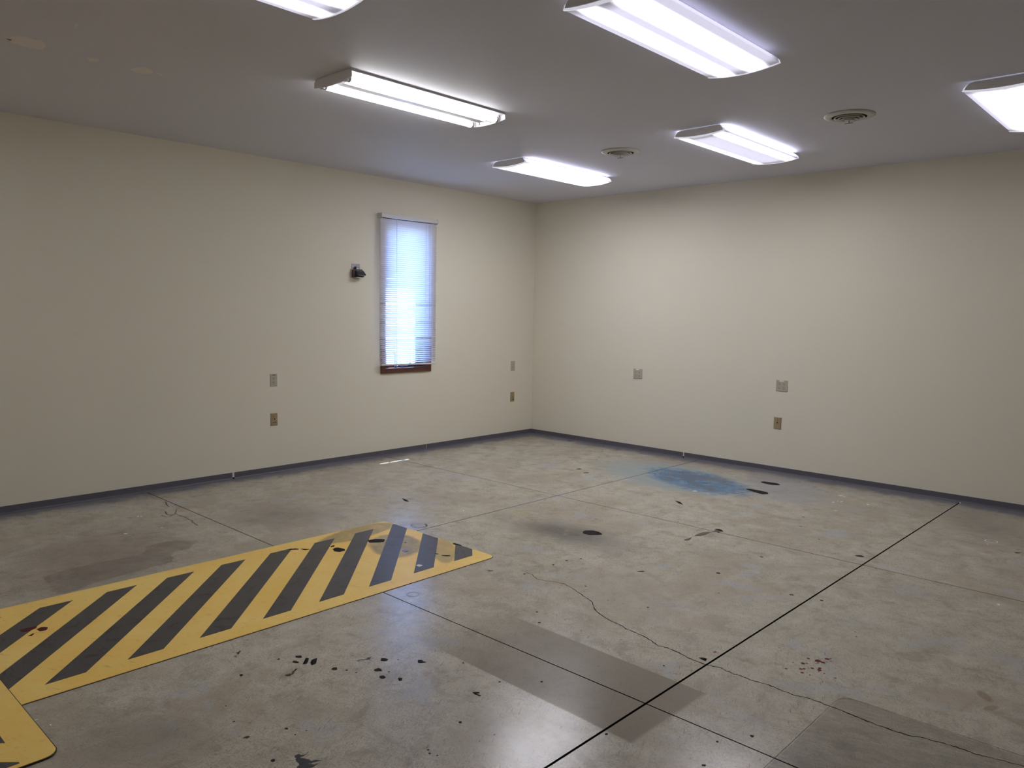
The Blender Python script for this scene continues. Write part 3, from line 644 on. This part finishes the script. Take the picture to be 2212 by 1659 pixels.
def open_light(loc):
    t = thing('ceiling_light', 'open ceiling light with two bare glowing fluorescent tubes and no lens', 'ceiling light', loc)
    make('housing', lambda b: extrude_y(b, [(-.170, 0), (-.176, -.012), (-.150, -.014), (-.075, -.010), (.075, -.010), (.150, -.014), (.176, -.012), (.170, 0)], -.612, .612), WHITE_METAL, t)
    make('ballast_cover', lambda b: extrude_y(b, [(-.062, -.010), (-.028, -.044), (.028, -.044), (.062, -.010)], -.56, .575), WHITE_METAL, t)
    for s in (-1, 1):
        make('end_plate', lambda b: extrude_y(b, [(-.168, -.001), (-.183, -.018), (-.183, -.046)] + [(-.183 + .366 * k / 8, -.046 - .014 * (1 - (2 * k / 8 - 1) ** 2)) for k in range(1, 8)] + [(.183, -.046), (.183, -.018), (.168, -.001)], s * .614, s * .622), WHITE_METAL, t)
    for sx in (-.118, .118):
        tb = make('fluorescent_tube', lambda b: tube(b, (sx, -.585, -.040), (sx, .585, -.040), .019, 20), TUBE, t, smooth=True)
        for s in (-1, 1):
            make('tube_cap', lambda b: tube(b, (sx, s * .585, -.040), (sx, s * .600, -.040), .0192, 20), GREY_METAL, tb)
            make('lamp_holder', lambda b: box(b, sx - .016, sx + .016, min(s * .600, s * .612), max(s * .600, s * .612), -.058, -.008), WHITE_METAL, t)
    for sx in (-.05, .055):
        make('clip', lambda b: tube(b, (sx, .600, -.034), (sx, .600, -.050), .006, 10), GREY_METAL, t)
open_light((2.53, -3.99, H))

def vent(label, loc):
    t = thing('ceiling_vent', label, 'ceiling vent', loc, None, 'round ceiling vents')
    make('flange', lambda b: lathe(b, [(.157, -.001), (.158, -.006), (.140, -.012), (.112, -.016), (.108, -.012), (.112, -.001)], 48, True), IVORY_W, t, smooth=True)
    make('throat', lambda b: lathe(b, [(.108, -.012), (.108, -.0012), (.001, -.0011)], 40), DARK, t)
    for k, (ra, rb, za, zb) in enumerate(((.098, .078, -.020, -.006), (.076, .056, -.026, -.010), (.054, .034, -.031, -.014))):
        make('cone', lambda b: lathe(b, [(ra, za), (ra - .002, za - .002), (rb, zb), (rb + .003, zb + .002)], 40, True), IVORY_W, t, smooth=True)
    make('centre_disc', lambda b: lathe(b, [(.001, -.037), (.026, -.036), (.030, -.032), (.014, -.020), (.001, -.018)], 32), IVORY_W, t, smooth=True)
    make('handle', lambda b: (tube(b, (0, 0, -.036), (0, 0, -.050), .004, 8), box(b, -.026, .026, -.003, .003, -.055, -.050)), GREY_METAL, t)
IVORY_W = plain('ivory_vent_enamel', (.58, .56, .50), .4, .5)
vent('round ivory ceiling vent beside the light closest to the inner corner', (2.585, -1.868, H))
vent('round ivory ceiling vent out past the light hanging between the vents', (4.425, -1.880, H))

# ================================================================ WALL PLATES
def plate(name, label, cat, loc, wall, w, h, mat, group=None):
    rot = (0, 0, math.radians(90)) if wall == 'left' else (0, 0, math.radians(0))
    # local frame: x along the wall (to the viewer's right), -y out of the wall, z up
    t = thing(name, label, cat, loc, rot, group)
    def f(b):
        a, c = w / 2, h / 2; i = .005
        pr = [(-a, -c, 0), (a, -c, 0), (a, c, 0), (-a, c, 0)]; fr = [(-a + i, -c + i, -.006), (a - i, -c + i, -.006), (a - i, c - i, -.006), (-a + i, c - i, -.006)]
        A = [b.verts.new((x, 0, z)) for x, z, _ in pr]; M_ = [b.verts.new((x, -.0028, z)) for x, z, _ in pr]; B = [b.verts.new((x, y, z)) for x, z, y in fr]
        for P_, Q in ((A, M_), (M_, B)):
            for k in range(4): b.faces.new((P_[k], P_[(k + 1) % 4], Q[(k + 1) % 4], Q[k]))
        b.faces.new(B); b.faces.new(A[::-1])
    make('cover_plate', f, mat, t)
    return t
def receptacle(t, cx, cz, mat):
    def f(b):
        pts = []
        for k in range(20):
            a = 2 * math.pi * k / 20; pts.append((.0172 * math.cos(a), max(-.0135, min(.0135, .0172 * math.sin(a)))))
        lo = [b.verts.new((cx + x, -.006, cz + z)) for x, z in pts]; hi = [b.verts.new((cx + x, -.0078, cz + z)) for x, z in pts]
        for k in range(20): b.faces.new((lo[k], lo[(k + 1) % 20], hi[(k + 1) % 20], hi[k]))
        b.faces.new(hi)
    r = make('receptacle', f, mat, t)
    for dx, dz, w, h in ((-.0068, .0035, .0030, .0095), (.0068, .0035, .0026, .0080), (0, -.0080, .0050, .0050)):
        make('slot', lambda b: box(b, cx + dx - w / 2, cx + dx + w / 2, -.0083, -.0077, cz + dz - h / 2, cz + dz + h / 2), DARK, r)
def screw(t, cx, cz, mat, r=.0032):
    make('screw', lambda b: tube(b, (cx, -.0055, cz), (cx, -.0072, cz), r, 10), mat, t)
def strip(t, nm, cx, cz, w, h, mat): make(nm, lambda b: box(b, cx - w / 2, cx + w / 2, -.0068, -.0058, cz - h / 2, cz + h / 2), mat, t)
# window wall
o1 = plate('wall_outlet', 'ivory two-socket outlet plate with dark lettering on the window wall, far from the corner', 'outlet', (0, -3.562, .860), 'left', .070, .114, IVORY)
for cz in (.0195, -.0195): receptacle(o1, 0, cz - .004, IVORY)
for k in range(3): strip(o1, 'lettering', -.011 + k * .011, .046, .006, .008, DARK)
o2 = plate('jack_plate', 'tan cable jack plate with scuffs on the window wall, below the lettered outlet', 'wall plate', (0, -3.562, .498), 'left', .070, .118, TAN)
make('jack', lambda b: tube(b, (.004, -.005, .003), (.004, -.0085, .003), .0065, 14), DARK, o2)
screw(o2, 0, .043, GREY_METAL); screw(o2, 0, -.045, GREY_METAL)
for cx, cz, w, h in ((-.008, .026, .006, .012), (-.013, .009, .003, .011)): strip(o2, 'scuff', cx, cz, w, h, RUST)
strip(o2, 'scuff', .003, -.028, .040, .008, RUST); strip(o2, 'paint_streak', .022, -.001, .020, .0022, WHITE_LABEL)
o3 = plate('wall_outlet', 'ivory two-socket outlet plate between the window and the room corner', 'outlet', (0, -.357, .866), 'left', .072, .116, IVORY)
for cz in (.0195, -.0195): receptacle(o3, 0, cz, IVORY)
screw(o3, 0, 0, GREY_METAL)
o4 = plate('jack_plate', 'small tan jack plate low on the window wall next to the corner', 'wall plate', (0, -.358, .488), 'left', .070, .118, TAN)
make('jack', lambda b: tube(b, (.004, -.005, -.004), (.004, -.0085, -.004), .0055, 12), DARK, o4)
make('jack', lambda b: tube(b, (.010, -.005, -.032), (.010, -.0085, -.032), .0075, 12), DARK, o4)
screw(o4, 0, .046, GREY_METAL)
# outlet wall
def quad(label, loc):
    t = plate('wall_outlet', label, 'outlet', loc, 'back', .116, .110, IVORY, 'four-socket outlets')
    for cx in (-.0225, .0235):
        for cz in (.020, -.020): receptacle(t, cx, cz - .002, IVORY)
        screw(t, cx, -.001, IVORY)
    make('label_tape', lambda b: box(b, -.022, .018, -.0076, -.0064, .041, .053), WHITE_LABEL, t)
    return t
quad('ivory four-socket outlet plate with white tape label, alone on the wall nearer the corner', (1.574, 0, .859))
quad('ivory four-socket outlet plate with white tape label, above a tan jack plate', (3.232, 0, .853))
o7 = plate('jack_plate', 'tan jack plate with one black hole, below a four-socket outlet', 'wall plate', (3.207, 0, .487), 'back', .075, .118, TAN)
make('jack', lambda b: tube(b, (0, -.005, .004), (0, -.0085, .004), .0065, 14), DARK, o7)
screw(o7, 0, .040, GREY_METAL); screw(o7, 0, -.047, GREY_METAL)
strip(o7, 'scuff', .002, .030, .005, .012, RUST)

# ---- wall bracket holding a dark wedge-shaped device
dv = thing('wall_device', 'dark wedge-shaped device hanging under a grey metal bracket beside the window', 'wall device', (0, -2.655, 1.83), (0, 0, math.radians(90)))
make('bracket', lambda b: box(b, -.048, .048, -.004, 0, .085, .137), GREY_METAL, dv, bevel=.001)
make('hinge', lambda b: box(b, -.012, .018, -.022, -.004, .080, .092), WHITE_METAL, dv, bevel=.002)
make('arm', lambda b: box(b, -.018, -.012, -.030, -.003, .070, .108), BLACK_PLASTIC, dv)
def wedge(b):
    sec = [(-.006, .012), (-.030, .004), (-.085, .020), (-.092, .030), (-.060, .062), (-.024, .084), (-.006, .084)]   # (y, z)
    A = [b.verts.new((-.034, y, z)) for y, z in sec]; B = [b.verts.new((.058, y, z)) for y, z in sec]; n = len(sec)
    for k in range(n): b.faces.new((A[k], A[(k + 1) % n], B[(k + 1) % n], B[k]))
    b.faces.new(A[::-1]); b.faces.new(B)
make('hood', wedge, BLACK_PLASTIC, dv, bevel=.003)
make('back_box', lambda b: box(b, -.055, -.034, -.045, 0, .004, .078), BROWN_PLASTIC, dv, bevel=.003)
make('side_frame', lambda b: box(b, -.062, -.055, -.012, 0, .0, .082), PALE_PLASTIC, dv)
make('lower_tray', lambda b: box(b, -.040, .050, -.075, -.004, -.002, .006), PALE_PLASTIC, dv, bevel=.002)
make('trim_line', lambda b: box(b, -.030, .052, -.090, -.086, .021, .025), GREY_METAL, dv)

# ================================================================ STRIPED MATS
def round_rect(x0, x1, y0, y1, r, n=8):
    pts = []
    for cx, cy, a0 in ((x1 - r, y1 - r, 0), (x0 + r, y1 - r, 90), (x0 + r, y0 + r, 180), (x1 - r, y0 + r, 270)):
        for k in range(n + 1):
            a = math.radians(a0 + 90 * k / n); pts.append((cx + r * math.cos(a), cy + r * math.sin(a)))
    return pts
def clip(poly, nx, ny, d):
    """keep the side where nx*x + ny*y <= d"""
    out = []
    for i in range(len(poly)):
        a, b = poly[i], poly[(i + 1) % len(poly)]
        da, db = nx * a[0] + ny * a[1] - d, nx * b[0] + ny * b[1] - d
        if da <= 0: out.append(a)
        if (da < 0 < db) or (db < 0 < da):
            t = da / (da - db); out.append((a[0] + (b[0] - a[0]) * t, a[1] + (b[1] - a[1]) * t))
    return out
mat1 = thing('floor_mat', 'long yellow vinyl mat with black diagonal stripes and grey stains at its rounded end', 'floor mat', (2.58, -5.2, 0), None, 'hazard striped mats')
MX0, MX1, MYF, MYN = 2.016, 3.142, -3.842, -7.20
ox, oy = 2.58, -5.2
L1 = lambda pts: [(p[0] - ox, p[1] - oy) for p in pts]
# object coordinates of every mat part must stay in metres of the room for the stain layout
def mat_part(name, pts, z0, z1, mat, parent, o):
    ob = make(name, lambda b: prism(b, pts, z0, z1), mat, parent)
    ob.location = (-o[0], -o[1], 0)
    return ob
mat_part('backing', round_rect(MX0 - .0035, MX1 + .0035, MYN, MYF + .0035, .052), 0.0, .0016, MAT_EDGE, mat1, (ox, oy))
mat_part('yellow_sheet', round_rect(MX0, MX1, MYN, MYF, .05), .0016, .0032, YELLOW, mat1, (ox, oy))
for k in range(-1, 14):
    # stripe k: upper border corners at y = yl .. yr on x = 2.135, running at 44 degrees to x = 3.030
    yl = -5.444 + .3165 * (k - 6) + .3165 * 2; yr = yl + .153
    dy = .862
    poly = [(2.135, yl), (2.135, yr), (3.031, yr - dy), (3.031, yl - dy)]
    poly = clip(poly, 0, 1, MYF - .003); poly = clip(poly, 0, -1, -(MYN + .02))
    if len(poly) < 3: continue
    mat_part('black_stripe', poly, .0032, .0037, BLACK, mat1, (ox, oy))
for kind, mt, nm in (('tar', TAR, 'tar_splash'), ('grime', TAR, 'grime_spot'), ('ring', CHIP, 'paint_ring'), ('blue', BLUEP, 'paint_drip'), ('maroon', MAROON, 'paint_drip'), ('scratch', TAR, 'scratch')):
    for pl in MAT_MARKS[kind]:
        mat_part(nm, jitter(pl, .006, 3), .0034, .0041, mt, mat1, (ox, oy))
mat2 = thing('floor_mat', 'second yellow vinyl mat with black diagonal stripes, overlapping the long one', 'floor mat', (2.6, -7.0, .0042), None, 'hazard striped mats')
o2_ = (2.6, -7.0)
mat_part('backing', round_rect(1.3 - .0035, 3.603, -7.55, -6.4165, .05), 0.0, .0018, MAT_EDGE, mat2, o2_)
mat_part('yellow_sheet', round_rect(1.3, 3.600, -7.546, -6.420, .048), .0018, .0036, YELLOW, mat2, o2_)
for k in range(-6, 5):
    xl = 3.253 + .315 * k; xr = xl + .155
    poly = [(xl, -6.532), (xr, -6.532), (xr - .88, -7.43), (xl - .88, -7.43)]
    poly = clip(poly, 1, 0, 3.577); poly = clip(poly, -1, 0, -1.33)
    if len(poly) < 3: continue
    mat_part('black_stripe', poly, .0036, .0041, BLACK, mat2, o2_)

# ================================================================ MARKS ON THE CONCRETE
def blob(cx, cy, r, rg, n=12, j=.22):
    ph = rg.uniform(0, 6.28); e = rg.uniform(.75, 1.0); ca, sa = math.cos(ph), math.sin(ph); pts = []
    for k in range(n):
        a = 2 * math.pi * k / n; rr = r * (1 + rg.uniform(-j, j)); x, y = rr * math.cos(a), rr * e * math.sin(a)
        pts.append((cx + x * ca - y * sa, cy + x * sa + y * ca))
    return pts
TH = .0005
def film(b, pts, z):
    f = b.faces.new([b.verts.new((x, y, z)) for x, y in pts]); bmesh.ops.triangulate(b, faces=[f], ngon_method='EAR_CLIP')
for i, (x, y, r) in enumerate(RED_DROPS):
    make('red_drop', lambda b: prism(b, blob(x, y, r, rng, 14, .12), 0, TH), MAROON, floor)
small = bmesh.new()
for (x, y, r) in DARK_DROPS: prism(small, blob(x, y, r, rng, 9, .3), 0, TH)
sd = obj('dark_specks', mesh('dark_specks', small, TAR), floor); sd['kind'] = 'stuff'
small = bmesh.new()
for (x, y, r) in WHITE_CHIPS: prism(small, blob(x, y, r, rng, 8, .35), 0, TH)
sd = obj('white_chips', mesh('white_chips', small, CHIP), floor); sd['kind'] = 'stuff'
for kind, mt in (('tar_patch', TAR), ('paint_smear', SMEAR), ('shoe_print', TAR), ('rust_mark', RUST), ('water_stain', WATER), ('scrape', TAR), ('red_splash', MAROON)):
    for pl in PATCHES[kind]:
        p = jitter(pl, .014 if kind in ('water_stain', 'tar_patch') else .006, 5)
        if mt in (WATER, SMEAR): make(kind, lambda b: film(b, p, TH), mt, floor)      # a dried film with no body of its own
        else: make(kind, lambda b: prism(b, p, 0, TH * .8), mt, floor)
def ribbon(bm, pts, w, z, closed=False):
    n = len(pts); L = []; R_ = []
    for i, p in enumerate(pts):
        a = pts[i - 1] if (i or closed) else p; q = pts[(i + 1) % n] if (i < n - 1 or closed) else p
        d = Vector((q[0] - a[0], q[1] - a[1])).normalized(); ww = w * rng.uniform(.5, 1.2) / 2
        L.append((p[0] - d.y * ww, p[1] + d.x * ww)); R_.append((p[0] + d.y * ww, p[1] - d.x * ww))
    vl = [bm.verts.new((x, y, z)) for x, y in L]; vr = [bm.verts.new((x, y, z)) for x, y in R_]
    for i in range(n if closed else n - 1):
        k = (i + 1) % n; bm.faces.new((vl[i], vr[i], vr[k], vl[k]))
for h in HAIRLINES:
    pts = []
    for i in range(len(h) - 1):
        for k in range(4):
            t = k / 4; j = .008 if k else 0
            pts.append((h[i][0] + (h[i + 1][0] - h[i][0]) * t + rng.uniform(-j, j), h[i][1] + (h[i + 1][1] - h[i][1]) * t + rng.uniform(-j, j)))
    pts.append(h[-1])
    make('hairline_crack', lambda b: ribbon(b, pts, .009, TH), HAIR, floor)
for i, (x, y, r) in enumerate(RINGS):
    pts = [(x + r * math.cos(2 * math.pi * k / 36) * rng.uniform(.97, 1.03), y + r * math.sin(2 * math.pi * k / 36) * rng.uniform(.97, 1.03)) for k in range(36)]
    make('ring_mark', lambda b: ribbon(b, pts, r * .16 if i < 2 else r * .12, TH, True), (CHIP if i == 2 else RING), floor)
    if i == 0:
        pts2 = [(x + .02 + r * .75 * math.cos(2 * math.pi * k / 30) * rng.uniform(.95, 1.05), y + r * .75 * math.sin(2 * math.pi * k / 30)) for k in range(30)]
        make('ring_mark', lambda b: ribbon(b, pts2, r * .12, TH, True), RING, floor)
# outline left by a mat that used to lie on the floor
ghost = [(5.345, -6.0), (5.345, -4.16), (5.352, -4.125), (5.372, -4.103), (5.41, -4.092), (5.60, -4.088), (5.80, -4.084), (6.2, -4.078), (7.0, -4.07)]
gp = []
for i in range(len(ghost) - 1):
    for k in range(6):
        t = k / 6; gp.append((ghost[i][0] + (ghost[i + 1][0] - ghost[i][0]) * t, ghost[i][1] + (ghost[i + 1][1] - ghost[i][1]) * t))
make('mat_outline', lambda b: ribbon(b, gp, .0035, TH), OUTLINE, floor)
